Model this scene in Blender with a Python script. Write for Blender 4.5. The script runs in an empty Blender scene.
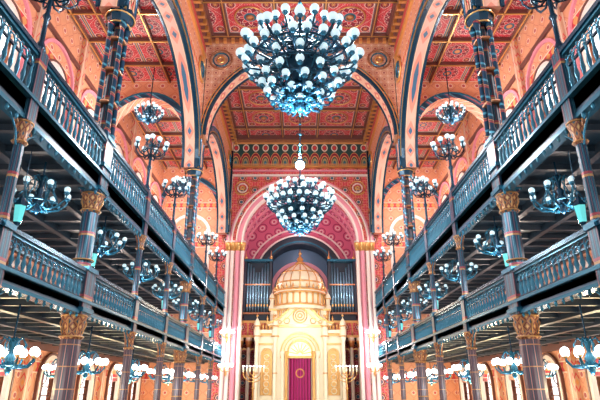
import bpy, math, random
from math import sin, cos, pi, sqrt, radians
random.seed(4)
H = 2.2            # eye height above the floor; geometry below is written relative to eye level
sc = bpy.context.scene
sc.view_settings.view_transform = 'Standard'

# ---------------------------------------------------------------- node expression helper
class S:
    nt = None
    def __init__(s, v): s.v = v
    @staticmethod
    def m(op, *a):
        n = S.nt.nodes.new('ShaderNodeMath'); n.operation = op
        for i, x in enumerate(a):
            if isinstance(x, S): x = x.v
            if isinstance(x, (int, float)): n.inputs[i].default_value = float(x)
            else: S.nt.links.new(x, n.inputs[i])
        return S(n.outputs[0])
    def __add__(s, o): return S.m('ADD', s, o)
    __radd__ = __add__
    def __sub__(s, o): return S.m('SUBTRACT', s, o)
    def __rsub__(s, o): return S.m('SUBTRACT', o, s)
    def __mul__(s, o): return S.m('MULTIPLY', s, o)
    __rmul__ = __mul__
    def __truediv__(s, o): return S.m('DIVIDE', s, o)
    def __lt__(s, o): return S.m('LESS_THAN', s, o)
    def __gt__(s, o): return S.m('GREATER_THAN', s, o)
def ab(a): return S.m('ABSOLUTE', a)
def fr(a): return S.m('FRACT', a)
def mx(a, b): return S.m('MAXIMUM', a, b)
def mn(a, b): return S.m('MINIMUM', a, b)
def sn(a): return S.m('SINE', a)
def cs(a): return S.m('COSINE', a)
def at(a, b): return S.m('ARCTAN2', a, b)
def ln(a, b): return S.m('SQRT', a*a + b*b)
def near(a, c, w): return ab(a - c) < w
def cell(a, p): return fr(a/p)*2 - 1

def mat(name, base, rough=.5, metal=0, fn=None, emit=None, es=0, noise=.0):
    m = bpy.data.materials.new(name); m.use_nodes = True
    nt = m.node_tree; S.nt = nt
    b = nt.nodes['Principled BSDF']
    b.inputs['Base Color'].default_value = (*base, 1)
    b.inputs['Roughness'].default_value = rough
    b.inputs['Metallic'].default_value = metal
    tc = nt.nodes.new('ShaderNodeTexCoord')
    if fn or noise:
        sp = nt.nodes.new('ShaderNodeSeparateXYZ')
        nt.links.new(tc.outputs['Object'], sp.inputs[0])
        x, y, z = (S(sp.outputs[i]) for i in range(3))
        rgb = nt.nodes.new('ShaderNodeRGB'); rgb.outputs[0].default_value = (*base, 1)
        col = rgb.outputs[0]
        for c, mask in (fn(x, y, z) if fn else []):
            mi = nt.nodes.new('ShaderNodeMixRGB')
            nt.links.new(mask.v, mi.inputs[0]); nt.links.new(col, mi.inputs[1])
            mi.inputs[2].default_value = (*c, 1)
            col = mi.outputs[0]
        if noise:
            nz = nt.nodes.new('ShaderNodeTexNoise'); nz.inputs['Scale'].default_value = 3.0
            nz.inputs['Detail'].default_value = 5
            nt.links.new(tc.outputs['Object'], nz.inputs['Vector'])
            f = S(nz.outputs[0])*(2*noise) + (1-noise)
            mi = nt.nodes.new('ShaderNodeVectorMath'); mi.operation = 'SCALE'
            nt.links.new(col, mi.inputs[0]); nt.links.new(f.v, mi.inputs['Scale'])
            col = mi.outputs[0]
        nt.links.new(col, b.inputs['Base Color'])
    if emit:
        b.inputs['Emission Color'].default_value = (*emit, 1)
        b.inputs['Emission Strength'].default_value = es
    return m

RED=(.6,.04,.05); DRED=(.26,.01,.035); PINK=(.75,.2,.22); CREAM=(.82,.62,.5); GOLD=(.68,.3,.1)
NAVY=(.01,.035,.075); TEAL=(.02,.14,.2); TAN=(.74,.32,.18); BROWN=(.12,.045,.03)

def p_ceiling(c, ox=0, oy=0):
    def f(x, y, z):
        u = cell(x+ox, c); v = cell(y+oy, c); au = ab(u); av = ab(v)
        q = mx(au, av); r = ln(u, v); a = at(v, u)
        fu = cell(x, c/10); fv = cell(y, c/10); fr_ = ln(fu, fv)
        cr = ln(au-.7, av-.7); ca = at(av-.7, au-.7)
        pet = r - (.36 + .1*cs(a*8))
        star = r - (.56 + .06*cs(a*16))
        d = au+av
        return [(PINK, near(fr_, .55, .1)), (DRED, fr_ < .22),
                (DRED, r < .62), (PINK, near(r, .62, .02)), (CREAM, near(star, 0, .016)),
                (RED, pet < 0), (CREAM, near(pet, 0, .02)), (TEAL, near(r, .2, .05)), (GOLD, r < .13),
                (PINK, near(r, .27, .012)),
                (DRED, cr < .17), (CREAM, near(cr, .18, .014)), (GOLD, cr < (.07+.035*cs(ca*6))),
                (CREAM, near(d, 1.0, .01)*(q < .9)),
                (TEAL, near(q, .945, .03)), (CREAM, near(q, .9, .01)), (GOLD, near(q, .985, .016))]
    return f
def p_wall(hx):
    def f(x, y, z):
        h = y if hx == 'y' else x
        u = cell(h, .8); v = cell(z, .8); d = ab(u)+ab(v)
        r = ln(u, v); b = fr(z/3.4)
        w = cell(h, .5)
        return [((.62,.2,.12), near(d, .9, .07)), ((.5,.08,.08), r < .25), (CREAM, near(r, .3, .05)),
                (RED, b > .86), (GOLD, (b > .86)*(ab(w) < (ab(b-.93)*-10+.8))),
                (CREAM, near(b, .86, .008)), (CREAM, near(b, .992, .008))]
    return f
def p_redwall(x, y, z):
    u = cell(x, 1.1); v = cell(z, 1.1); r = ln(u, v); a = at(v, u); d = ab(u)+ab(v)
    fu = cell(x, .22); fv = cell(z, .22)
    return [(PINK, near(ln(fu, fv), .5, .16)), (DRED, r < .7), (GOLD, near(r-.06*cs(a*8), .6, .05)),
            (CREAM, near(r, .3, .04)), (TEAL, r < .2), (GOLD, near(d, 1.4, .05))]
def p_frieze(x, y, z):
    u = cell(x, .86); zz = (z-H-18.15)/2.2
    r = ln(u*.5, (zz-.1)*1.15)
    a = ln(u, (zz-.78)*4)
    return [(DRED, near(r, .45, .09)), (GOLD, near(r, .36, .03)), (GOLD, near(r, .53, .02)), ((.35,.26,.12), near(r,.2,.06)),
            (TEAL, r < .12), (CREAM, near(a, .55, .1)), (RED, a < .35),
            (GOLD, near(zz, .07, .02)), (GOLD, zz > .95)]
def p_pier(x, y, z):
    u = cell(x+y, .5); v = cell(z, 1.0)
    d = ab(u)+ab(v)*1.0
    return [(RED, near(d, .7, .1)), (GOLD, d < .28), (CREAM, near(ab(u), .93, .05))]
def p_spand(x, y, z):
    u = cell(x, .45); v = cell(z, .45); r = ln(u, v); d = ab(u)+ab(v)
    return [((.62,.27,.18), near(r, .7, .14)), ((.4,.1,.09), r < .3), (CREAM, d > 1.75)]
def p_arch(x, y, z):
    h = fr((z+y*.7+x*.7)/.7)
    return [((.02,.09,.17), h < .5), ((.15,.33,.42), near(h, .5, .05)), ((.35,.1,.12), near(h, .25, .1))]
def p_intr(x, y, z):
    h = cell(z+y*.6, .8); v = ab(ab(x)-6.35)/.35
    d = ab(h)+v
    return [((.6,.2,.14), d < .8), ((.03,.1,.18), d < .35), ((.8,.5,.3), near(v, .74, .05)), (NAVY, v > .8)]
def p_intr2(x, y, z):
    h = at(z-H-14, x); k = cell(h, pi/20); v = ab(fr((y-H*0-26.8)/25.8+.5)-.5)*25.8/.45
    d = ab(k)+v
    return [((.5,.12,.1), d < .75), ((.8,.5,.25), d < .3), ((.8,.5,.3), near(v, .78, .05)), (NAVY, v > .84)]
def p_apse(x, y, z):
    zz = z-H-11.3; a = at(zz, x); y2 = cell(y-.2, 1.7); a2 = cell(a, pi/9); r = ln(y2, a2); t = at(y2, a2)
    return [((.33,.01,.09), near(r-.06*cs(t*8), .72, .07)), ((.8,.42,.48), near(r, .5, .06)), ((.33,.01,.09), r < .3), ((.8,.5,.35), r < .14),
            ((.8,.5,.55), ab(a2) > .95)]
def p_lun(x, y, z):
    zz = z-H-9.6; a = at(zz, x); R = ln(zz, x); a2 = cell(a, pi/15); y2 = cell(R-4.5, 1.1); r = ln(a2, y2)
    return [((.33,.01,.08), near(r, .68, .08)), ((.8,.5,.5), r < .4), ((.5,.03,.12), r < .2)]
def p_col(x, y, z):
    a = at(y, x)/(2*pi)
    h = fr(z*1.6+a*2)
    return [((.07,.3,.42), near(h, .5, .06)), ((.35,.07,.08), near(h, .1, .05)), ((.6,.3,.1), near(h, .2, .02))]
def p_collow(x, y, z):
    a = at(y, x)/(2*pi); g = fr(a*8+.5)
    zz = fr(z/.55)
    return [((.4,.18,.17), near(g, .5, .06)), ((.015,.05,.075), near(g, .34, .05)), ((.015,.05,.075), near(g, .66, .05)),
            ((.45,.2,.09), zz < .05)]
def p_colmid(x, y, z):
    a = at(y, x)/(2*pi); g = fr(a*8+.5); zz = fr(z/.9)
    return [((.22,.08,.1), near(g, .5, .06)), ((.05,.2,.28), near(g, .1, .04)), ((.05,.2,.28), near(g, .9, .04)), ((.5,.25,.1), zz < .06), ((.35,.05,.07), near(zz, .1, .03))]
def p_cap(x, y, z):
    a = at(y, x)/(2*pi); u = cell(a, 1/8); v = cell(z, .26); d = ab(u)+ab(v)
    return [((.15,.025,.03), near(d, .85, .15)), ((.65,.36,.14), d < .4), ((.02,.07,.12), d > 1.55)]
def p_fascia(x, y, z):
    u = cell(y, .36)
    v = fr(z/.3)*2-1
    return [((.03,.14,.21), ln(u, v) < .6), ((.3,.11,.08), ln(u, v) < .3)]

M = {}
def reg(k, *a, **kw): M[k] = mat(k, *a, **kw)
reg('ceil_paint', RED, .55, fn=p_ceiling(3.0, 1.5, .9), noise=.12)
reg('aisle_ceil_paint', RED, .55, fn=p_ceiling(2.1, .6, .5), noise=.12)
reg('wall_paint', TAN, .6, fn=p_wall('y'), noise=.1)
reg('wall_paint_x', TAN, .6, fn=p_wall('x'), noise=.1)
reg('red_ornament', RED, .5, fn=p_redwall, noise=.1)
reg('frieze_paint', (.015,.06,.055), .5, fn=p_frieze)
reg('pier_paint', (.6,.33,.22), .5, fn=p_pier, noise=.1)
reg('spandrel_paint', (.7,.4,.27), .5, fn=p_spand, noise=.1)
reg('arch_paint', (.008,.04,.08), .4, fn=p_arch)
reg('intrados_paint', (.62,.34,.26), .5, fn=p_intr)
reg('rib_soffit_paint', (.6,.32,.22), .5, fn=p_intr2)
reg('apse_paint', (.68,.13,.25), .5, fn=p_apse)
reg('lunette_paint', (.66,.12,.22), .5, fn=p_lun)
reg('iron', (.008,.045,.085), .26, .35, noise=.2)
reg('iron_light', (.03,.16,.25), .25, .4, noise=.15)
reg('col_spiral', (.008,.045,.09), .28, .3, fn=p_col)
reg('col_low', (.09,.045,.07), .35, .1, fn=p_collow)
reg('col_mid', (.01,.043,.08), .3, .2, fn=p_colmid)
reg('fascia', (.01,.043,.085), .35, .2, fn=p_fascia)
reg('gold', (.78,.42,.14), .3, .6, noise=.15)
reg('cap_gold_scroll', (.5,.24,.09), .35, .5, noise=.2)
reg('capital_gold', (.36,.15,.06), .4, .3, noise=.2, fn=p_cap)
reg('cornice_gold', (.42,.17,.08), .35, .35, noise=.3)
reg('cream', (.85,.7,.64), .45, noise=.06)
reg('pink_stone', (.75,.27,.34), .45, noise=.08)
reg('ivory', (.92,.82,.6), .4, noise=.05)
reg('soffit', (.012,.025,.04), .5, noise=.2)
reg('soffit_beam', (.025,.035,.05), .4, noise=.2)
reg('brown_trim', (.16,.055,.045), .45, noise=.2)
reg('globe', (.7,.88,.95), .1, emit=(.7,.93,1), es=.5)
reg('globe_lit', (.95,.97,.95), .2, emit=(.85,.97,1), es=8)
reg('window_glass', (.9,.95,1), .3, emit=(.88,.96,1), es=2.0)
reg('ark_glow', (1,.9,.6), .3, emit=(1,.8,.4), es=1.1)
reg('lantern_glass', (.1,.5,.5), .2, emit=(.15,.75,.75), es=.6)
reg('curtain', (.28,.01,.09), .7, fn=lambda x,y,z: [((.5,.02,.2), fr(x/.22) < .4), (GOLD, near(ln(x, (z-H-1.2)), .3, .05))])
reg('pipe', (.17,.32,.42), .25, .5)
reg('recess', (.06,.1,.17), .4, .3)
reg('organ_wood', (.01,.015,.03), .4, noise=.2)
reg('wood', (.13,.05,.025), .45, noise=.2)
reg('floor_stone', (.45,.36,.28), .3, fn=lambda x,y,z: [((.3,.1,.07), near(ab(cell(x,1.0))+ab(cell(y,1.0)), 1.0, .06))], noise=.1)
reg('carpet', (.3,.02,.03), .9, noise=.15)

# ---------------------------------------------------------------- mesh builder
class MB:
    def __init__(s): s.v=[]; s.f=[]; s.mi=[]; s.ms=[]; s.sm=[]
    def k(s, m):
        if m not in s.ms: s.ms.append(m)
        return s.ms.index(m)
    def face(s, idx, m, smooth=False):
        s.f.append(idx); s.mi.append(s.k(m)); s.sm.append(smooth)
    def quad(s, a, b, c, d, m):
        n=len(s.v); s.v += [a,b,c,d]; s.face((n,n+1,n+2,n+3), m)
    def box(s, x0, x1, y0, y1, z0, z1, m):
        if x0>x1: x0,x1=x1,x0
        if y0>y1: y0,y1=y1,y0
        n=len(s.v)
        s.v += [(x,y,z) for z in (z0,z1) for y in (y0,y1) for x in (x0,x1)]
        for q in ((0,2,3,1),(4,5,7,6),(0,1,5,4),(2,6,7,3),(0,4,6,2),(1,3,7,5)):
            s.face(tuple(n+i for i in q), m)
    def lathe(s, prof, c, seg, m, smooth=True, rot=0):
        n=len(s.v)
        for r,z in prof:
            for i in range(seg):
                a=2*pi*i/seg+rot; s.v.append((c[0]+r*cos(a), c[1]+r*sin(a), c[2]+z))
        for j in range(len(prof)-1):
            for i in range(seg):
                i2=(i+1)%seg
                s.face((n+j*seg+i, n+j*seg+i2, n+(j+1)*seg+i2, n+(j+1)*seg+i), m, smooth)
        s.face(tuple(n+i for i in range(seg))[::-1], m); s.face(tuple(n+(len(prof)-1)*seg+i for i in range(seg)), m)
    def sphere(s, c, r, m, seg=8, rings=6, sz=1):
        s.lathe([(max(r*sin(pi*j/rings),1e-3), -r*sz*cos(pi*j/rings)) for j in range(rings+1)], c, seg, m)
    def tube(s, pts, r, m, seg=5, closed=False):
        n=len(s.v); N=len(pts); rr = r if isinstance(r,(list,tuple)) else [r]*N
        for i,p in enumerate(pts):
            if closed: a=pts[i-1]; b=pts[(i+1)%N]
            else: a=pts[max(i-1,0)]; b=pts[min(i+1,N-1)]
            t=[b[k]-a[k] for k in range(3)]; l=sqrt(sum(q*q for q in t)) or 1; t=[q/l for q in t]
            up=(0,0,1) if abs(t[2])<.9 else (1,0,0)
            e1=(t[1]*up[2]-t[2]*up[1], t[2]*up[0]-t[0]*up[2], t[0]*up[1]-t[1]*up[0])
            l=sqrt(sum(q*q for q in e1)); e1=[q/l for q in e1]
            e2=(t[1]*e1[2]-t[2]*e1[1], t[2]*e1[0]-t[0]*e1[2], t[0]*e1[1]-t[1]*e1[0])
            for j in range(seg):
                A=2*pi*j/seg
                s.v.append(tuple(p[k]+rr[i]*(cos(A)*e1[k]+sin(A)*e2[k]) for k in range(3)))
        for i in range(N if closed else N-1):
            i2=(i+1)%N
            for j in range(seg):
                j2=(j+1)%seg
                s.face((n+i*seg+j, n+i*seg+j2, n+i2*seg+j2, n+i2*seg+j), m, True)
    def torus(s, c, R, r, m, n=24, seg=5, axis='z'):
        pts=[]
        for i in range(n):
            a=2*pi*i/n
            pts.append({'z':(c[0]+R*cos(a),c[1]+R*sin(a),c[2]),'x':(c[0],c[1]+R*cos(a),c[2]+R*sin(a)),'y':(c[0]+R*cos(a),c[1],c[2]+R*sin(a))}[axis])
        s.tube(pts, r, m, seg, True)
    def strip(s, A, B, T, d0, d1, m, mi=None):
        """solid between polylines A and B (2D u,z), mapped by T(u,z,d), from depth d0 to d1"""
        for i in range(len(A)-1):
            a,b,c,e = A[i],A[i+1],B[i+1],B[i]
            q=lambda p,d: T(p[0],p[1],d)
            s.quad(q(a,d1),q(b,d1),q(c,d1),q(e,d1),m)
            s.quad(q(a,d0),q(b,d0),q(c,d0),q(e,d0),m)
            s.quad(q(a,d0),q(b,d0),q(b,d1),q(a,d1),mi or m)
            s.quad(q(e,d0),q(c,d0),q(c,d1),q(e,d1),m)
    def obj(s, name, loc=(0,0,0), rel=True, parent=None):
        off = H if rel else 0
        me=bpy.data.meshes.new(name)
        me.from_pydata([(x,y,z+off) for x,y,z in s.v], [], s.f)
        for m in s.ms: me.materials.append(M[m])
        me.polygons.foreach_set('material_index', s.mi)
        me.polygons.foreach_set('use_smooth', s.sm)
        me.update()
        o=bpy.data.objects.new(name, me); o.location=loc
        sc.collection.objects.link(o)
        if parent: o.parent=parent
        return o
def inst(src, loc, rotz=0):
    o=bpy.data.objects.new(src.name.split('.')[0], src.data); o.location=loc; o.rotation_euler=(0,0,rotz)
    sc.collection.objects.link(o); return o

def arch_pts(uc, a, spring, b, n=28, leg=None):
    P=[(uc+a*cos(pi*i/n), spring+b*sin(pi*i/n)) for i in range(n+1)]
    if leg is not None: P=[(uc+a,leg)]+P+[(uc-a,leg)]
    return P
def arch_band(mb, T, uc, a, spring, b, w, d0, d1, m, n=28, leg=None, mi=None):
    mb.strip(arch_pts(uc,a,spring,b,n,leg), arch_pts(uc,a+w,spring,b+w,n,leg), T, d0, d1, m, mi)
def arch_plate(mb, T, uc, a, spring, b, u0, u1, top, d0, d1, m, n=28, leg=None):
    P=arch_pts(uc,a,spring,b,n)
    Q=[(p[0], top) for p in P]
    mb.strip(P,Q,T,d0,d1,m)
    lo = spring if leg is None else leg
    for e0,e1 in ((u0,uc-a),(uc+a,u1)):
        if abs(e1-e0)>1e-3: mb.strip([(e0,lo),(e1,lo)],[(e0,top),(e1,top)],T,d0,d1,m)

YE=40.0; W=6.0; WO=11.6; ZC=21.0; ZA=17.8
ZL0,ZL1=1.9,3.1; ZU0,ZU1=5.4,7.15
PIERS=[-11.9,1.0,13.9,26.8,39.7]; Y0=-11.9
POSTS=[Y0+4.3*i for i in range(13)]

# ---------------------------------------------------------------- shell
b=MB(); b.box(-WO-.5,WO+.5,Y0,YE+9,-H-.3,-H,'floor_stone'); b.obj('floor')
b=MB(); b.box(-1.3,1.3,Y0,33,-H,-H+.02,'carpet'); b.obj('aisle_carpet')

b=MB(); b.box(-W-.7,W+.7,Y0,YE+.7,ZC,ZC+.3,'ceil_paint')
for x in (-6,-4.5,-1.5,1.5,4.5,6):
    w=.11 if abs(x)<5 else .3
    b.box(x-w,x+w,Y0,YE,ZC-.22,ZC+.02,'brown_trim')
    b.box(x-.03,x+.03,Y0,YE,ZC-.26,ZC-.2,'gold')
y=38.1
while y>Y0:
    b.box(-W,W,y-.11,y+.11,ZC-.2,ZC+.02,'brown_trim'); b.box(-W,W,y-.03,y+.03,ZC-.25,ZC-.19,'gold')
    for xc in (-3,0,3):
        if y-1.5>Y0:
            b.torus((xc,y-1.5,ZC-.04),.92,.05,'gold',28,4); b.torus((xc,y-1.5,ZC-.04),.2,.07,'cornice_gold',12,4)
    y-=3.0
b.obj('ceiling')

wn=0
for sx,nm in ((-1,'left'),(1,'right')):
    T=lambda u,z,d: (sx*(W-d),u,z)
    b=MB()
    for i in range(4):
        p0,p1=PIERS[i],PIERS[i+1]; uc=(p0+p1)/2; a=(p1-p0)/2-.45
        arch_plate(b,T,uc,a,11.9,5.0,p0,p1,ZC,-.7,0,'wall_paint')
        arch_band(b,T,uc,a-.04,11.9,4.96,.22,-.72,.1,'intrados_paint',mi='intrados_paint')
        arch_band(b,T,uc,a-.08,11.9,4.92,.07,.0,.18,'iron')
        arch_band(b,T,uc,a-.08,11.9,4.92,.07,-.78,-.68,'iron')
        arch_band(b,T,uc,a+.06,11.9,5.06,.05,-.02,.2,'gold')
        arch_band(b,T,uc,a+.12,11.9,5.12,.24,-.1,.15,'arch_paint')
        arch_band(b,T,uc,a+.36,11.9,5.36,.07,-.1,.22,'iron_light')
        arch_band(b,T,uc,a+.46,11.9,5.46,.16,-.1,.1,'pink_stone')
        arch_band(b,T,uc,a+.62,11.9,5.62,.06,-.1,.16,'gold')
        for q in (p0+.9,p1-.9):
            b.torus((sx*(W-.06),q,18.2),.75,.08,'gold',axis='x')
            b.torus((sx*(W-.06),q,18.2),.45,.08,'iron_light',axis='x')
    for z0,z1,d,m in ((19.3,19.5,.15,'gold'),(19.5,20.2,.1,'red_ornament'),(20.2,20.45,.3,'brown_trim'),(20.45,20.8,.45,'cornice_gold'),(20.8,21,.6,'brown_trim')):
        b.box(sx*(W-d),sx*(W+.1),Y0,YE,z0,z1,m)
    y=Y0
    while y<YE:
        b.box(sx*(W-.5),sx*(W-.1),y,y+.2,20.15,20.45,'gold'); y+=.6
    for p in PIERS:
        b.box(sx*(W-.22),sx*(W+.1),p-.3,p+.3,12,20.2,'pier_paint')
        for dy in (-.36,.36):
            b.lathe([(.1,12),(.1,19.3)],(sx*(W-.18),p+dy,0),8,'iron')
        b.box(sx*(W-.34),sx*(W+.1),p-.46,p+.46,13.75,14.0,'cornice_gold')
    b.obj('nave_wall_'+nm)
    b=MB()
    T2=lambda u,z,d: (sx*(WO-d),u,z)
    for i in range(len(POSTS)-1):
        p0,p1=POSTS[i],POSTS[i+1]
        if i==len(POSTS)-2: p1=YE
        uc=(p0+p1)/2
        levels=((9.2,13.4,.9,ZU0+.4,ZA),(3.2,4.1,.7,ZL0,ZU0+.4),(-1.0,.5,.8,-H,ZL0))
        for zs,sp,a,lo,top in levels:
            arch_plate(b,T2,uc,a,sp,a,p0,p1,top,-.5,0,'wall_paint',n=12,leg=zs)
            b.strip([(p0,lo),(p1,lo)],[(p0,zs),(p1,zs)],T2,-.5,0,'wall_paint')
            arch_band(b,T2,uc,a,sp,a,.22,-.1,.1,'cream',n=12,leg=zs)
            arch_band(b,T2,uc,a+.22,sp,a+.22,.1,-.1,.14,'brown_trim',n=12,leg=zs)
            b.box(sx*(WO-.25),sx*(WO+.1),uc-a-.35,uc+a+.35,zs-.15,zs,'cream')
            Wn=MB()
            Wn.strip(arch_pts(uc,a,sp,a,12,zs),[(uc,q[1]) for q in arch_pts(uc,a,sp,a,12,zs)],T2,-.35,-.33,'window_glass')
            Wn.box(sx*(WO+.2),sx*(WO+.3),uc-.04,uc+.04,zs,sp+a,'brown_trim')
            Wn.torus((sx*(WO+.25),uc,sp+.1),a*.5,.035,'brown_trim',16,4,'x')
            for k in range(1,4):
                zz=zs+(sp-zs)*k/4
                Wn.box(sx*(WO+.2),sx*(WO+.3),uc-a,uc+a,zz-.03,zz+.03,'brown_trim')
            wn+=1; Wn.obj('window_%d'%wn)
        for z0 in (7.6,15.6):
            b.box(sx*(WO-.12),sx*(WO+.1),p0,p1,z0,z0+.25,'brown_trim')
        arch_band(b,T2,uc,1.55,14.1,1.35,.16,-.1,.12,'pink_stone',n=14,leg=8)
        b.box(sx*(WO-.2),sx*(WO+.1),p0-.25,p0+.25,-H,ZA,'pier_paint')
    b.obj('wall_'+nm)
    b=MB(); b.box(sx*(W+.7),sx*(WO+.5),Y0,YE+.5,ZA,ZA+.2,'aisle_ceil_paint')
    for x in (6.85,8.0,10.2,11.4):
        b.box(sx*(x-.08),sx*(x+.08),Y0,YE,ZA-.2,ZA+.02,'brown_trim')
        b.box(sx*(x-.03),sx*(x+.03),Y0,YE,ZA-.26,ZA-.18,'gold')
    y=Y0+2.15
    while y<YE:
        b.box(sx*(W+.7),sx*WO,y-.08,y+.08,ZA-.2,ZA+.02,'brown_trim'); b.box(sx*(W+.7),sx*WO,y-.03,y+.03,ZA-.26,ZA-.18,'gold'); y+=2.15
    for p in PIERS:
        Tt=lambda u,z,d: (sx*u,p+.35-d,z)
        arch_plate(b,Tt,9.15,2.35,14.0,2.6,6.7,WO,ZA,0,.7,'wall_paint_x',n=16)
        arch_band(b,Tt,9.15,2.25,14.0,2.5,.3,-.06,.8,'arch_paint',n=16,mi='pier_paint')
        arch_band(b,Tt,9.15,2.55,14.0,2.8,.08,-.1,.86,'iron_light',n=16)
        b.box(sx*(WO-.5),sx*WO,p-.35,p+.35,ZU0,14.0,'pier_paint')
    b.obj('aisle_ceiling_'+nm)
    b=MB(); b.box(sx*(W+.7),sx*(WO+.5),YE,YE+.5,-H,ZA,'wall_paint_x')
    Te=lambda u,z,d: (sx*u,YE-d,z)
    arch_band(b,Te,9.1,1.5,12,1.5,.25,0,.12,'cream',n=16,leg=8)
    b.obj('wall_aisle_end_'+nm)

# ---------------------------------------------------------------- transverse nave arches
for p in (PIERS[1],PIERS[3]):
    b=MB(); Tt=lambda u,z,d: (u,p+.45-d,z)
    arch_plate(b,Tt,0,5.65,14.0,5.65,-W,W,ZC,0,.9,'spandrel_paint',n=36)
    arch_band(b,Tt,0,5.57,14.0,5.57,.12,-.02,.93,'rib_soffit_paint',n=36)
    arch_band(b,Tt,0,5.52,14.0,5.52,.18,.88,1.05,'iron',n=36)
    arch_band(b,Tt,0,5.52,14.0,5.52,.18,-.12,0,'iron',n=36)
    arch_band(b,Tt,0,5.7,14.0,5.7,.05,.5,1.08,'gold',n=36)
    arch_band(b,Tt,0,5.75,14.0,5.75,.12,.5,1.0,'arch_paint',n=36)
    arch_band(b,Tt,0,5.87,14.0,5.87,.05,.5,1.04,'gold',n=36)
    for s_ in (-1,1):
        yy=p-.5
        for R,r_,m_ in ((.68,.06,'cornice_gold'),(.48,.05,'iron_light'),(.2,.08,'gold')):
            b.torus((s_*4.9,yy,19.2),R,r_,m_,axis='y')
        b.box(s_*5.75,s_*6,p-.55,p+.55,13.7,14.0,'cornice_gold')
    b.box(-W,W,p-.6,p+.6,ZC-.55,ZC-.35,'cornice_gold'); b.box(-W,W,p-.7,p+.7,ZC-.35,ZC,'brown_trim')
    y=-W+.2
    while y<W: b.box(y,y+.2,p-.72,p-.5,ZC-.6,ZC-.32,'gold'); y+=.5
    b.obj('transverse_arch')

# ---------------------------------------------------------------- end wall
b=MB(); Te=lambda u,z,d: (u,YE-d,z)
arch_plate(b,Te,0,4.75,11.3,4.75,-W-.7,W+.7,ZC,-.7,0,'red_ornament',n=40,leg=-H)
for r0,w,d,m in ((4.62,.14,.5,'cream'),(4.76,.36,.3,'pink_stone'),(5.12,.1,.4,'cream'),(5.22,.28,.22,'red_ornament'),(5.5,.1,.4,'cream'),(5.62,.14,.3,'pink_stone')):
    arch_band(b,Te,0,r0,11.3,r0,w,-.05,d,m,n=40,leg=-H)
for x in (-1,1):
    b.box(x*5.8,x*6,YE-.35,YE,-H,18,'pink_stone')
    b.box(x*5.76,x*5.82,YE-.4,YE,-H,17.2,'cream')
b.box(-W,W,YE-.25,YE,17.15,17.3,'cream'); b.box(-W,W,YE-.2,YE,17.6,17.75,'pink_stone')
b.box(-W,W,YE-.12,YE,18.1,20.4,'frieze_paint'); b.box(-W,W,YE-.3,YE,20.4,20.6,'cornice_gold'); b.box(-W,W,YE-.4,YE,20.6,ZC,'brown_trim')
b.box(-W,W,YE-.3,YE,17.95,18.12,'gold')
for x in (-1,1):
    for R,r_,m_ in ((.62,.06,'gold'),(.4,.06,'cream'),(.15,.08,'gold')):
        b.torus((x*4.9,YE-.06,16.1),R,r_,m_,axis='y')
    for xx,r_,m_ in ((4.62,.14,'cream'),(5.02,.17,'pink_stone'),(5.42,.14,'cream'),(5.8,.14,'cream')):
        b.lathe([(r_*1.7,-H),(r_*1.7,-H+.6),(r_,-H+.8),(r_,4.2),(r_*1.3,4.3),(r_*1.3,4.5),(r_,4.6),(r_,10.3),(r_*1.2,10.4),(r_,10.5),(r_*1.8,11.1),(r_*1.8,11.3)],(x*xx,YE-.45,0),12,m_)
        b.lathe([(r_*1.05,10.45),(r_*1.9,11.05),(r_*1.9,11.15)],(x*xx,YE-.45,0),12,'gold')
b.obj('wall_end')

# apse
b=MB(); Ta=lambda u,z,d: (u,YE+.7-d,z)
arch_band(b,Ta,0,5.3,11.3,5.3,.3,-6.5,0,'apse_paint',n=36,leg=-H)
for dd in (1.6,3.3,5.0):
    arch_band(b,Ta,0,5.14,11.3,5.14,.18,-dd-.16,-dd,'pink_stone',n=36,leg=5)
Tb=lambda u,z,d:(u,46.5-d,z)
arch_plate(b,Tb,0,3.9,9.6,3.9,-5.6,5.6,17,-.3,0,'lunette_paint',n=36,leg=4)
arch_band(b,Tb,0,3.3,9.6,3.3,.75,-1.4,.4,'organ_wood',n=36,leg=4)
arch_band(b,Tb,0,3.45,9.6,3.45,.12,.3,.46,'iron_light',n=36,leg=4)
arch_band(b,Tb,0,4.05,9.6,4.05,.14,-.1,.5,'cream',n=36,leg=4)
arch_band(b,Tb,0,4.75,9.6,4.75,.12,-.1,.2,'cream',n=36,leg=4)
b.box(-5.6,5.6,48.2,48.4,-H,17,'organ_wood')
arch_plate(b,lambda u,z,d:(u,48.2-d,z),0,1.9,8.8,1.9,-3.2,3.2,13,0,.05,'recess',n=24,leg=4)
arch_band(b,lambda u,z,d:(u,48.2-d,z),0,2.5,8.8,2.5,.35,0,.25,'pink_stone',n=24,leg=4)
arch_band(b,lambda u,z,d:(u,48.2-d,z),0,1.9,8.8,1.9,.2,0,.3,'gold',n=24,leg=4)
b.box(-5.6,5.6,46.2,46.5,-H,4,'red_ornament')
b.obj('wall_apse')

b=MB()
b.box(-5.2,5.2,44.0,46.2,4.2,4.5,'wood')
for z0,z1,m in ((4.1,4.3,'gold'),(4.3,5.3,'red_ornament'),(5.3,5.5,'gold')):
    b.box(-5.2,5.2,43.7,44.0,z0,z1,m)
for x in [q*.55 for q in range(-9,10)]:
    b.lathe([(.09,4.3),(.06,4.5),(.06,5.1),(.1,5.3)],(x,43.65,0),8,'gold')
for x in (-5.0,-4.3,-3.5,3.5,4.3,5.0):
    b.lathe([(.24,-H),(.24,-H+.5),(.15,-H+.6),(.15,3.3),(.27,3.8),(.27,4.1)],(x,43.8,0),10,'ivory')
    b.lathe([(.16,3.3),(.28,3.75),(.28,3.85)],(x,43.8,0),10,'gold')
for s_ in (-1,1):
    for c in (3.9,4.65):
        arch_band(b,lambda u,z,d:(u,43.9-d,z),s_*c,.26,2.9,.26,.1,-.2,0,'gold',n=12)
b.obj('organ_loft')

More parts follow.
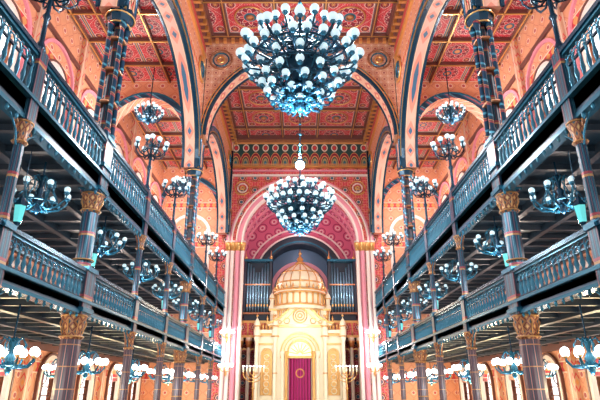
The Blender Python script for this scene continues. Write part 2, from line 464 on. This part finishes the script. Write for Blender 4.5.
def organ(sg):
    b=MB()
    x0,x1=2.6,4.85
    b.box(sg*x0,sg*x1,44.3,45.6,5.5,6.2,'organ_wood')
    b.box(sg*(x0-.1),sg*(x1+.1),44.15,45.7,6.1,6.25,'cornice_gold')
    n=8
    for i in range(n):
        t=i/(n-1); x=x0+.24+(x1-x0-.48)*t
        h=9.5+1.1*abs(cos(pi*t)) 
        b.lathe([(.03,6.2),(.1,6.7),(.1,6.9),(.1,h),(.08,h)],(sg*x,44.35-.15*sin(pi*t),0),8,'pipe')
        b.box(sg*x-.06,sg*x+.06,44.2-.15*sin(pi*t),44.3,6.75,6.95,'gold')
    for x in (x0,x1):
        b.box(sg*(x-.1),sg*(x+.1),44.2,45.6,6.2,10.9,'organ_wood')
        b.lathe([(.1,10.9),(.16,11.1),(.05,11.3),(.01,11.8)],(sg*x,44.4,0),8,'gold')
    b.box(sg*(x0-.1),sg*(x1+.1),44.75,45.6,6.2,10.8,'organ_wood')
    b.box(sg*(x0-.15),sg*(x1+.15),44.1,45.7,10.75,10.95,'iron_light')
    b.box(sg*x0,sg*x1,44.12,44.3,8.6,8.72,'cornice_gold')
    return b.obj('organ_pipe_case')
organ(-1); organ(1)

# ---------------------------------------------------------------- torah ark
b=MB(); ya=41.2
TA=lambda u,z,d:(u,ya-d,z)
b.box(-3.7,3.7,ya-.9,ya+2.2,-H,-H+.9,'ivory')
for i in range(5): b.box(-1.6,1.6,ya-.9-.3*(5-i),ya-.9,-H,-H+.18*(i+1),'cream')
for s_ in (-1,1):
    b.box(s_*1.75,s_*3.4,ya+.1,ya+1.9,-H+.9,4.0,'ivory')
    b.box(s_*1.7,s_*3.55,ya-.05,ya+2,4.0,4.2,'gold'); b.box(s_*1.7,s_*3.65,ya-.15,ya+2,4.2,4.45,'ivory')
    arch_band(b,TA,s_*2.6,.35,2.6,.35,.1,-.1,.08,'gold',n=14,leg=-.4)
    arch_band(b,TA,s_*2.6,.5,2.6,.5,.08,-.1,.04,'ivory',n=14,leg=-.6)
    b.strip(arch_pts(s_*2.6,.35,2.6,.35,14,-.4),[(s_*2.6,q[1]) for q in arch_pts(s_*2.6,.35,2.6,.35,14,-.4)],TA,-.09,-.07,'gold')
    for q in range(6):
        b.torus((s_*2.6,ya+.06,-.1+.5*q),.2,.035,'ivory',12,4,'y')
    for z in (3.3,-.9): b.box(s_*1.85,s_*3.35,ya+.0,ya+.2,z,z+.14,'gold')
    for i in range(7):
        b.lathe([(.09,4.45),(.05,4.6),(.1,4.75),(.01,4.98)],(s_*(1.9+.26*i),ya,0),8,'gold')
    for xx,top in ((1.95,5.2),(3.4,5.2)):
        b.lathe([(.26,-H+.9),(.26,-H+1.3),(.15,-H+1.5),(.15,3.5),(.27,3.95),(.27,4.45),(.2,4.5),(.2,top-.5),(.28,top-.45),(.22,top-.2),(.1,top+.05),(.03,top+.15),(.01,top+.5)],(s_*xx,ya-.15,0),10,'ivory')
        b.torus((s_*xx,ya-.15,3.95),.28,.05,'gold',14); b.torus((s_*xx,ya-.15,top-.47),.27,.05,'gold',14)
        b.torus((s_*xx,ya-.15,1.2),.17,.04,'gold',12); b.sphere((s_*xx,ya-.15,top+.35),.1,'gold')
    for xx in (1.35,1.05):
        b.lathe([(.2,-H+.9),(.2,-H+1.2),(.12,-H+1.4),(.12,2.3),(.2,2.65),(.2,2.8)],(s_*xx,ya-.35,0),10,'gold' if xx<1.1 else 'ivory')
b.box(-1.9,1.9,ya+.2,ya+1.9,-H+.9,5.0,'ivory')
arch_plate(b,TA,0,1.0,2.7,1.0,-1.9,1.9,4.7,-.25,.1,'ivory',n=20,leg=-1.3)
for r0,w,m,d in ((.88,.14,'gold',.2),(1.05,.14,'ivory',.26),(1.2,.08,'gold',.3),(1.45,.1,'gold',.2),(1.6,.16,'ivory',.16)):
    arch_band(b,TA,0,r0,2.7,r0,w,-.1,d,m,n=24,leg=2.3)
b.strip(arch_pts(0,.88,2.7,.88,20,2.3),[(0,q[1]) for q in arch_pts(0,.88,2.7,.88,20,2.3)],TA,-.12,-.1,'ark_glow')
for i in range(8):
    a=pi*(i+.5)/8; b.tube([(.15*cos(a),ya+.05,2.6+.15*sin(a)),(.85*cos(a),ya+.05,2.6+.85*sin(a))],.03,'gold')
b.box(-.95,.95,ya-.12,ya+.1,2.3,2.48,'gold')
b.box(-2.3,2.3,ya-.2,ya+.3,4.65,4.85,'gold')
Gp=[(-2.6,4.85),(-2.1,5.0),(-1.5,5.35),(-1.0,5.85),(-.55,6.35),(0,6.8),(.55,6.35),(1.0,5.85),(1.5,5.35),(2.1,5.0),(2.6,4.85)]
b.strip(Gp,[(p[0]*.98,4.8) for p in Gp],TA,-.3,.15,'ivory')
b.strip(Gp,[(p[0]*1.03,p[1]+.16) for p in Gp],TA,-.35,.3,'gold')
b.strip([(p[0]*.8,4.85+(p[1]-4.85)*.8) for p in Gp],[(p[0]*.76,4.85+(p[1]-4.85)*.72) for p in Gp],TA,.1,.22,'gold')
for R,m_ in ((.55,'gold'),(.36,'gold'),(.16,'gold')): b.torus((0,ya-.17,5.55),R,.05,m_,axis='y')
for s_ in (-1,1):
    b.torus((s_*1.05,ya-.17,5.15),.22,.04,'gold',14,4,'y'); b.torus((s_*1.6,ya-.17,5.05),.13,.03,'gold',12,4,'y')
for p_ in Gp: b.lathe([(.05,0),(.1,.12),(.03,.22),(.08,.32),(.01,.6)],(p_[0],ya-.1,p_[1]+.12),8,'gold')
b.box(-2.4,2.4,ya+.3,ya+2,4.4,6.0,'ivory')
b.box(-2.5,2.5,ya+.2,ya+2.1,6.0,6.15,'gold')
for i in range(10):
    x=-2.25+.5*i; b.lathe([(.1,4.5),(.07,4.7),(.07,5.7),(.13,6.0)],(x,ya+.25,0),8,'gold' if i%2 else 'ivory')
c=(0,ya+1.3,0)
b.lathe([(2.25,6.1),(2.25,6.4),(2.0,6.5),(2.0,7.3),(2.2,7.4),(2.2,7.6),(2.0,7.7)],c,24,'ivory',False)
for z,R in ((6.4,2.28),(7.38,2.22),(7.62,2.2)): b.torus((c[0],c[1],z),R,.07,'gold',28)
for i in range(24):
    a=2*pi*i/24; b.lathe([(.12,6.45),(.07,6.6),(.07,7.15),(.12,7.35)],(c[0]+2.07*cos(a),c[1]+2.07*sin(a),0),6,'gold')
    b.lathe([(.08,7.6),(.04,7.7),(.1,7.85),(.01,8.1)],(c[0]+2.15*cos(a),c[1]+2.15*sin(a),0),6,'gold')
dome=[(1.75,7.6),(1.95,7.95),(1.98,8.3),(1.85,8.75),(1.55,9.2),(1.15,9.55),(.7,9.85),(.35,10.05),(.2,10.15)]
b.lathe(dome,c,32,'ivory')
for i in range(16):
    a=2*pi*i/16; b.tube([(c[0]+(r+.02)*cos(a),c[1]+(r+.02)*sin(a),z) for r,z in dome],.045,'gold')
b.torus((c[0],c[1],8.3),2.0,.06,'gold',32); b.torus((c[0],c[1],9.2),1.57,.05,'gold',32)
b.lathe([(.4,10.0),(.45,10.15),(.2,10.3),(.3,10.5),(.12,10.7),(.05,10.9),(.02,11.4)],c,12,'gold')
b.sphere((0,ya+1.3,11.0),.14,'gold')
for s_ in (-1,1):
    cc=(s_*2.3,ya+.6,0)
    b.lathe([(.25,6.1),(.25,6.4),(.16,6.5),(.16,6.9),(.24,7.0),(.2,7.2),(.1,7.4),(.02,7.5),(.01,7.8)],cc,10,'ivory'); b.torus((cc[0],cc[1],7.0),.24,.04,'gold',14)
ark=b.obj('torah_ark')
b=MB()
N=24
A=[(-.85+1.7*i/N, 2.3) for i in range(N+1)]
for i in range(N):
    x0=A[i][0]; x1=A[i+1][0]; y0=ya+.0+.05*sin(i*1.6); y1=ya+.0+.05*sin((i+1)*1.6)
    b.quad((x0,y0,-1.3),(x1,y1,-1.3),(x1,y1,2.3),(x0,y0,2.3),'curtain')
cu=b.obj('curtain'); cu.parent=ark

def menorah(x,y):
    b=MB()
    b.lathe([(.35,-H),(.35,-H+.1),(.12,-H+.3),(.06,-H+.6),(.06,.0),(.12,.1),(.05,.2),(.05,1.6)],(0,0,0),12,'gold')
    for R in (.25,.5,.75):
        b.tube([(R*cos(t),0,1.2+R*.9*sin(t)) for t in [pi+pi*i/14 for i in range(15)]],.035,'gold')
    for i in range(7):
        xx=-.75+.25*i; b.lathe([(.03,1.2),(.06,1.3),(.06,1.45),(.03,1.5)],(xx,0,0),8,'ivory'); b.sphere((xx,0,1.62),.06,'globe_lit')
    return b.obj('menorah',(x,y,0))
m1=menorah(-3.4,39.0); inst(m1,(3.4,39.0,0))

# ---------------------------------------------------------------- galleries
def gallery(sx,nm):
    xf=5.9
    b=MB()
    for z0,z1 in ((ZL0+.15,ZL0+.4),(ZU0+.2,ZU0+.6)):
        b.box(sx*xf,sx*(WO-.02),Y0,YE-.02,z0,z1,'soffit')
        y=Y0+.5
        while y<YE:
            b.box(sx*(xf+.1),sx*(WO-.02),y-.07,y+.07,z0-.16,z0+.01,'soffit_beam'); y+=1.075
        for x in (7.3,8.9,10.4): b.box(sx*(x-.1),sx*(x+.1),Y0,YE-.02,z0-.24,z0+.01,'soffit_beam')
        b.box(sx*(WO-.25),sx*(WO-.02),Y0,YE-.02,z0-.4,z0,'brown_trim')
    def fas(z0,z1,d,m): b.box(sx*(xf-d),sx*(xf+.25),Y0,YE-.45,z0,z1,m)
    fas(ZL0,ZL0+.08,.06,'iron_light'); fas(ZL0+.08,ZL0+.3,.0,'fascia'); fas(ZL0+.3,ZL0+.38,.12,'iron_light')
    fas(ZU0,ZU0+.1,.04,'iron_light'); fas(ZU0+.1,ZU0+.5,.0,'fascia'); fas(ZU0+.5,ZU0+.58,.14,'iron_light')
    for z0,z1 in ((ZL0+.38,ZL1),(ZU0+.58,ZU1)):
        b.box(sx*(xf-.1),sx*(xf+.12),Y0,YE-.45,z1-.1,z1,'iron'); b.box(sx*(xf-.05),sx*(xf+.07),Y0,YE-.45,z1-.16,z1-.1,'iron_light')
        b.box(sx*(xf-.04),sx*(xf+.06),Y0,YE-.45,z0,z0+.06,'iron')
        b.box(sx*(xf-.02),sx*(xf+.03),Y0,YE-.45,z0+.68*(z1-.16-z0)-.02,z0+.68*(z1-.16-z0)+.03,'iron')
        hh=z1-.16-z0
        y=Y0+.14; x=sx*(xf)
        while y<YE-.5:
            if y>2:
                b.lathe([(.06,0),(.03,.08*hh),(.06,.25*hh),(.035,.4*hh),(.035,.62*hh),(.06,.68*hh)],(x,y,z0+.05),6,'iron_light')
                b.tube([(x,y+.12-.12*cos(t),z0+.68*hh+.2*hh*sin(t)) for t in [pi*i/5 for i in range(6)]],.026,'iron_light',4)
                b.torus((x,y+.0,z0+.9*hh),.055,.018,'iron_light',6,4,'x')
            y+=.24
    y=Y0+.2
    while y<YE-.5:
        if y>3:
            b.lathe([(.01,-.16),(.05,-.08),(.03,0)],(sx*(xf-.02),y,ZU0),6,'iron_light')
            b.lathe([(.01,-.12),(.045,-.06),(.03,0)],(sx*(xf-.02),y,ZL0),6,'iron_light')
        y+=.36
    b.obj('gallery_balcony')
gallery(-1,'left'); gallery(1,'right')

# main columns -----------------------------------------------------------
b=MB()
b.lathe([(.42,-H),(.42,-H+.5),(.33,-H+.6)],(0,0,0),8,'col_low',False,pi/8)
b.lathe([(.26,-H+.6),(.26,1.25)],(0,0,0),8,'col_low',False,pi/8)
b.lathe([(.27,1.25),(.3,1.3),(.26,1.38),(.27,1.58),(.32,1.8),(.32,1.9)],(0,0,0),16,'capital_gold',False,pi/8)
b.torus((0,0,1.32),.3,.022,'cap_gold_scroll',16); b.torus((0,0,1.86),.33,.022,'cap_gold_scroll',16)
for i in range(8):
    a=2*pi*i/8; b.tube([(.27*cos(a),.27*sin(a),1.4),(.3*cos(a),.3*sin(a),1.52),(.35*cos(a),.35*sin(a),1.66),(.33*cos(a),.33*sin(a),1.72)],.018,'cap_gold_scroll')
b.box(-.3,.3,-.3,.3,1.9,3.15,'col_mid')
for z in (1.95,3.05): b.box(-.35,.35,-.35,.35,z,z+.12,'iron_light')
b.lathe([(.22,3.1),(.22,4.8)],(0,0,0),8,'col_mid',False,pi/8)
b.lathe([(.24,4.8),(.27,4.85),(.23,4.92),(.24,5.08),(.3,5.3),(.3,5.4)],(0,0,0),16,'capital_gold',False,pi/8)
b.torus((0,0,4.86),.27,.022,'cap_gold_scroll',16); b.torus((0,0,5.36),.31,.022,'cap_gold_scroll',16)
for i in range(8):
    a=2*pi*i/8; b.tube([(.24*cos(a),.24*sin(a),4.94),(.27*cos(a),.27*sin(a),5.06),(.33*cos(a),.33*sin(a),5.17),(.3*cos(a),.3*sin(a),5.23)],.018,'cap_gold_scroll')
b.box(-.28,.28,-.28,.28,5.4,7.2,'col_mid')
for z in (5.45,6.2,7.1): b.box(-.33,.33,-.33,.33,z,z+.12,'iron_light')
b.lathe([(.13,7.2),(.13,11.4)],(0,0,0),8,'col_mid',False,pi/8)
for dx in (-1,1):
    for dy in (-1,1):
        b.lathe([(.12,7.2),(.12,7.4),(.08,7.5),(.08,11.2),(.12,11.35),(.14,11.5)],(dx*.2,dy*.2,0),8,'col_spiral')
for z in (8.4,9.6,10.8): b.lathe([(.3,z),(.32,z+.04),(.3,z+.08)],(0,0,0),8,'cornice_gold',False,pi/8)
b.lathe([(.33,11.4),(.35,11.5),(.43,11.75),(.47,11.8),(.47,12.0)],(0,0,0),8,'iron',False,pi/8)
b.torus((0,0,11.78),.47,.03,'gold',16); b.torus((0,0,11.45),.35,.03,'gold',16)
for z in (3.4,-.3): b.torus((0,0,z),.27,.025,'cap_gold_scroll',16)
col=b.obj('column'); col.location=(-W-.1,PIERS[2],0)
for p in PIERS[:4]:
    for sx in (-1,1):
        if not (sx==-1 and p==PIERS[2]): inst(col,(sx*(W+.1),p,0))
def crown(b,z,n=8,R=.6,g='globe',gr=.11):
    for i in range(n):
        a=2*pi*i/n; ca,sa=cos(a),sin(a)
        pts=[(r*ca,r*sa,z+h) for r,h in ((.04,-.35),(R*.35,-.5),(R*.75,-.42),(R,-.2),(R,-.05))]
        b.tube(pts,.03,'iron',5)
        b.lathe([(.03,-.06),(.08,0),(.05,.03)],(R*ca,R*sa,z-.02),6,'iron_light'); b.sphere((R*ca,R*sa,z+.1),gr,g)
        b.tube([(r*ca,r*sa,z+h) for r,h in ((.04,0),(R*.4,.1),(R*.5,-.1),(R*.3,-.2))],.022,'iron_light',4)
    b.torus((0,0,z-.3),R*.62,.025,'iron',20,4)
b=MB()
b.lathe([(.22,-H),(.22,-H+.5),(.15,-H+.6),(.14,1.3)],(0,0,0),8,'col_low',False,pi/8)
b.lathe([(.15,1.3),(.17,1.35),(.14,1.41),(.16,1.62),(.2,1.8),(.2,1.9)],(0,0,0),16,'capital_gold',False,pi/8)
b.torus((0,0,1.35),.17,.02,'cap_gold_scroll',12); b.torus((0,0,1.86),.21,.02,'cap_gold_scroll',12)
b.box(-.15,.15,-.17,.17,1.9,3.15,'col_mid'); b.box(-.2,.2,-.2,.2,3.0,3.12,'iron_light')
b.lathe([(.13,3.1),(.11,3.3),(.105,4.85)],(0,0,0),8,'col_mid',False,pi/8)
b.lathe([(.12,4.85),(.15,4.9),(.12,4.97),(.14,5.14),(.19,5.3),(.19,5.4)],(0,0,0),16,'capital_gold',False,pi/8)
b.torus((0,0,4.91),.15,.02,'cap_gold_scroll',12); b.torus((0,0,5.36),.2,.02,'cap_gold_scroll',12)
for z in (1.9,5.4):
    for dy in (-1,1):
        b.tube([(0,dy*(.12+.42*t),z-.6+.55*sqrt(t)) for t in [i/6 for i in range(7)]],.025,'iron_light')
        b.torus((0,dy*.29,z-.14),.08,.02,'cornice_gold',10,4,'x')
b.box(-.15,.15,-.17,.17,5.4,7.2,'col_mid')
b.lathe([(.16,7.2),(.12,7.35),(.06,7.5),(.055,8.1),(.1,8.2),(.055,8.3),(.05,9.1),(.08,9.2),(.03,9.3),(.03,9.5)],(0,0,0),8,'iron')
b.sphere((0,0,9.6),.11,'globe'); crown(b,9.15)
post=None
for i,p in enumerate(POSTS[1:-1]):
    if any(abs(p-q)<.2 for q in PIERS): continue
    for sx in (-1,1):
        if post is None: post=b.obj('gallery_post'); post.location=(sx*(W-.05),p,0)
        else: inst(post,(sx*(W-.05),p,0))

# ---------------------------------------------------------------- big chandeliers
b=MB()
b.tube([(0,0,.9),(0,0,ZC-8.65)],.035,'iron',6)
zz=1.6
while zz<ZC-8.7: b.sphere((0,0,zz),.08,'iron_light',6,4); zz+=.6
b.lathe([(.05,-1.5),(.16,-1.4),(.1,-1.3),(.5,-1.1),(.6,-.95),(.3,-.75),(.25,-.3),(.6,-.15),(.6,0),(.2,.15),(.14,.6),(.35,.75),(.25,.9),(.06,1.15),(.12,1.3),(.05,1.5)],(0,0,0),16,'iron')
def arm(R,z,a,m='iron',t=.032,gr=.12):
    ca,sa=cos(a),sin(a)
    b.tube([(r*ca,r*sa,z+h) for r,h in ((.15,.05),(R*.35,-.2),(R*.65,-.34),(R*.92,-.3),(R,-.16))],t,m,5)
    b.lathe([(.03,-.19),(.1,-.11),(.06,-.06)],(R*ca,R*sa,z),6,'iron_light'); b.sphere((R*ca,R*sa,z+.03),gr,'globe',10,7)
    b.tube([(r*ca,r*sa,z+h) for r,h in ((R*.5,-.28),(R*.6,-.05),(R*.72,.02),(R*.78,-.1),(R*.72,-.18),(R*.66,-.12))],.022,'iron_light',4)
for i in range(12):
    a=2*pi*i/12
    arm(1.72,.42,a,t=.04,gr=.15); arm(1.5,.75,a+pi/12,gr=.13)
    for da in (-.12,.12):
        arm(1.56,.1,a+da,gr=.13)
tiers=[(1.25,-.2,12),(1.15,1.0,10),(1.08,-.55,12),(.92,-.85,11),(.66,1.12,6),(.6,-1.05,8),(.28,-1.2,4)]
for ti,(R,z,n) in enumerate(tiers):
    for i in range(n): arm(R,z,2*pi*(i+.5*(ti%2))/n,gr=.12)
for R,z in ((1.35,.1),(1.0,-.25),(.85,-.7),(.65,-1.05),(.4,-1.25),(1.1,.55)):
    b.torus((0,0,z),R,.035,'iron',30,5); b.torus((0,0,z+.1),R*.8,.025,'iron_light',26,4)
    for i in range(16):
        a=2*pi*i/16; b.torus((R*.9*cos(a),R*.9*sin(a),z),.09,.016,'iron_light',8,4)
ch=b.obj('chandelier',(0,12.2,8.7+H),rel=False)
ch2=inst(ch,(0,23.8,8.65+H),.1); inst(ch,(0,-2.5,8.65+H),.2)
# lit lamp carried on the rod of the farther chandelier
b=MB()
b.lathe([(.08,2.42),(.2,2.5),(.07,2.6),(.05,2.75)],(0,0,0),12,'iron'); b.sphere((0,0,2.22),.24,'globe_lit',16,10)
o=b.obj('lit_globe',rel=False); o.parent=ch2

b=MB()
b.tube([(0,0,.0),(0,0,.85)],.025,'iron',6); b.lathe([(.02,-.55),(.1,-.45),(.06,-.35),(.16,-.2),(.06,-.05),(.1,.05),(.04,.15),(.1,.4),(.03,.5)],(0,0,0),10,'iron')
for i in range(8):
    a=2*pi*i/8; ca,sa=cos(a),sin(a); R=.68
    b.tube([(r*ca,r*sa,h) for r,h in ((.05,-.25),(.25,-.42),(.5,-.35),(R,-.15),(R,.0))],.028,'iron_light',5)
    b.tube([(r*ca,r*sa,h) for r,h in ((.05,.3),(.2,.42),(.35,.3),(.3,.1),(.42,-.1),(.5,-.3))],.018,'iron_light',4)
    b.lathe([(.03,-.06),(.08,.0),(.05,.03)],(R*ca,R*sa,0),6,'iron_light'); b.sphere((R*ca,R*sa,.09),.08,'globe')
b.torus((0,0,-.3),.5,.022,'iron_light',20,4)
gch=b.obj('iron_chandelier',(-6.5,11.75,4.6+H),rel=False)
b=MB()
b.tube([(0,0,.0),(0,0,1.15)],.022,'iron',6); b.lathe([(.02,-.4),(.08,-.3),(.05,-.2),(.12,-.05),(.04,.1),(.08,.3),(.03,.4)],(0,0,0),10,'iron_light')
for i in range(8):
    a=2*pi*i/8; ca,sa=cos(a),sin(a); R=.52
    b.tube([(r*ca,r*sa,h) for r,h in ((.05,-.1),(.2,-.25),(.4,-.22),(R,-.08),(R,.0))],.026,'iron_light',5)
    b.tube([(r*ca,r*sa,h) for r,h in ((.05,.3),(.2,.4),(.3,.25),(.25,.1))],.02,'iron_light',4)
    b.lathe([(.02,-.04),(.06,.0),(.04,.03)],(R*ca,R*sa,0),6,'gold'); b.sphere((R*ca,R*sa,.1),.105,'globe_lit')
b.torus((0,0,-.2),.36,.022,'iron_light',20,4)
lch=b.obj('lit_chandelier',(-6.45,11.75,.7+H),rel=False)
b=MB()
b.tube([(0,0,.2),(0,0,1.15)],.012,'iron',4)
b.lathe([(.03,.3),(.13,.16),(.15,.13)],(0,0,0),6,'iron',False); b.lathe([(.09,-.16),(.13,.13)],(0,0,0),6,'lantern_glass',False); b.lathe([(.01,-.3),(.06,-.2),(.1,-.16)],(0,0,0),6,'iron',False)
lan=b.obj('hanging_lantern',(-6.3,10.7,3.7+H),rel=False); lan.scale=(1,1,1.35)
for i in range(3,len(POSTS)-1):
    yc=(POSTS[i]+POSTS[i+1])/2
    for sx in (-1,1):
        if not (sx<0 and abs(yc-11.75)<.01):
            inst(gch,(sx*6.5,yc,4.6+H),.3*i); inst(lch,(sx*6.45,yc,.7+H),.3*i); o=inst(lan,(sx*6.3,yc-1.05,3.7+H)); o.scale=(1,1,1.35)
        if i%2: inst(lch,(sx*9.2,yc,.7+H),.3*i+.5)
b=MB(); b.tube([(0,0,0),(0,0,ZA-14.8)],.03,'iron',6)
crown(b,0,14,.75,'globe',.1); crown(b,.35,8,.4,'globe',.09); b.lathe([(.02,-.8),(.15,-.6),(.08,-.4),(.2,0),(.06,.3)],(0,0,0),10,'iron')
ac=b.obj('aisle_chandelier',(-8.6,25.2,14.8+H),rel=False)
for x,y in ((8.6,25.2),(-8.9,12.3),(8.9,12.3),(-8.9,36),(8.9,36)): inst(ac,(x,y,14.8+H))

b=MB()
for i in range(5):
    a=pi+pi*i/4; R=.45
    b.tube([(0,0,-.3),(R*.5*cos(a),R*.5*sin(a),-.35),(R*cos(a),R*sin(a),-.15),(R*cos(a),R*sin(a),0)],.025,'gold'); b.sphere((R*cos(a),R*sin(a),.1),.12,'globe_lit')
b.lathe([(.02,-.7),(.1,-.5),(.05,-.3),(.05,.1)],(0,0,0),8,'gold')
sc1=b.obj('wall_sconce',(-5.5,YE-.75,1.6+H),rel=False); inst(sc1,(5.5,YE-.75,1.6+H)); inst(sc1,(-5.5,YE-.75,4.0+H)); inst(sc1,(5.5,YE-.75,4.0+H))

b=MB()
b.box(-1.9,1.9,-.25,.2,.42,.47,'wood'); b.box(-1.9,1.9,.2,.26,.1,1.0,'wood'); b.box(-1.9,1.9,.17,.3,1.0,1.05,'wood')
for x in (-1.93,-.65,.65,1.93): b.box(x-.04,x+.04,-.28,.28,0,1.08 if abs(x)>1 else .7,'wood'); 
for x in (-1.93,1.93): b.sphere((x,.22,1.13),.06,'wood'); b.box(x-.05,x+.05,-.3,.25,.66,.71,'wood')
pw=b.obj('pew',(-3.4,3,0),rel=False)
for i in range(28):
    for sx in (-1,1):
        if i or sx>0: inst(pw,(sx*3.4,3+1.15*i,0))

# ---------------------------------------------------------------- lights
def point(x,y,z,e,c,r=.3):
    l=bpy.data.lights.new('point_light','POINT'); l.energy=e; l.color=c; l.shadow_soft_size=r
    o=bpy.data.objects.new('point_light',l); o.location=(x,y,z+H); sc.collection.objects.link(o)
WARM=(1,.91,.84); COOL=(.68,.92,1); WHITE=(1,.98,.97)
for y in (-2.5,12.2): point(0,y,10.3,1900,WHITE,.2)
point(0,23.8,11.6,2500,WHITE,.2)
point(0,23.8,6.6,850,COOL,.2); point(0,12.2,6.6,1100,COOL,.2)
for sx in (-1,1):
    for y in (12.3,25.2,36): point(sx*8.9,y,13.4,720,WARM,.2)
    for i in range(3,len(POSTS)-1):
        yc=(POSTS[i]+POSTS[i+1])/2
        point(sx*9.2,yc,.0,190,(1,.8,.45),.15)
        point(sx*6.45,yc,.0,60,COOL,.12)
        point(sx*6.5,yc,3.75,85,COOL,.12)
        point(sx*9.2,yc,4.2,80,(1,.8,.68),.12)  # added fill beneath the upper gallery, no fixture belongs to it
    point(sx*5.2,38.0,3.0,230,(1,.94,.94),.2)
    point(sx*3.7,42.6,8.5,150,WHITE,.2)  # added light to bring out the organ pipes, without a fixture
point(0,37.0,5.5,280,(1,.88,.7),.25)  # added fill to brighten the ark front, no lamp stands here
point(0,44.2,12.8,150,(1,.85,.92),.2)  # added light for the apse vault, without a fixture
w=bpy.data.worlds.new('World'); sc.world=w; w.use_nodes=True
w.node_tree.nodes['Background'].inputs[0].default_value=(.65,.9,1,1); w.node_tree.nodes['Background'].inputs[1].default_value=1.3

cam=bpy.data.cameras.new('camera'); co=bpy.data.objects.new('camera',cam); sc.collection.objects.link(co)
co.location=(0,0,H); co.rotation_euler=(radians(90+20.6),0,0); cam.lens=30.3; cam.sensor_width=36; cam.clip_start=.05; cam.clip_end=300
sc.camera=co
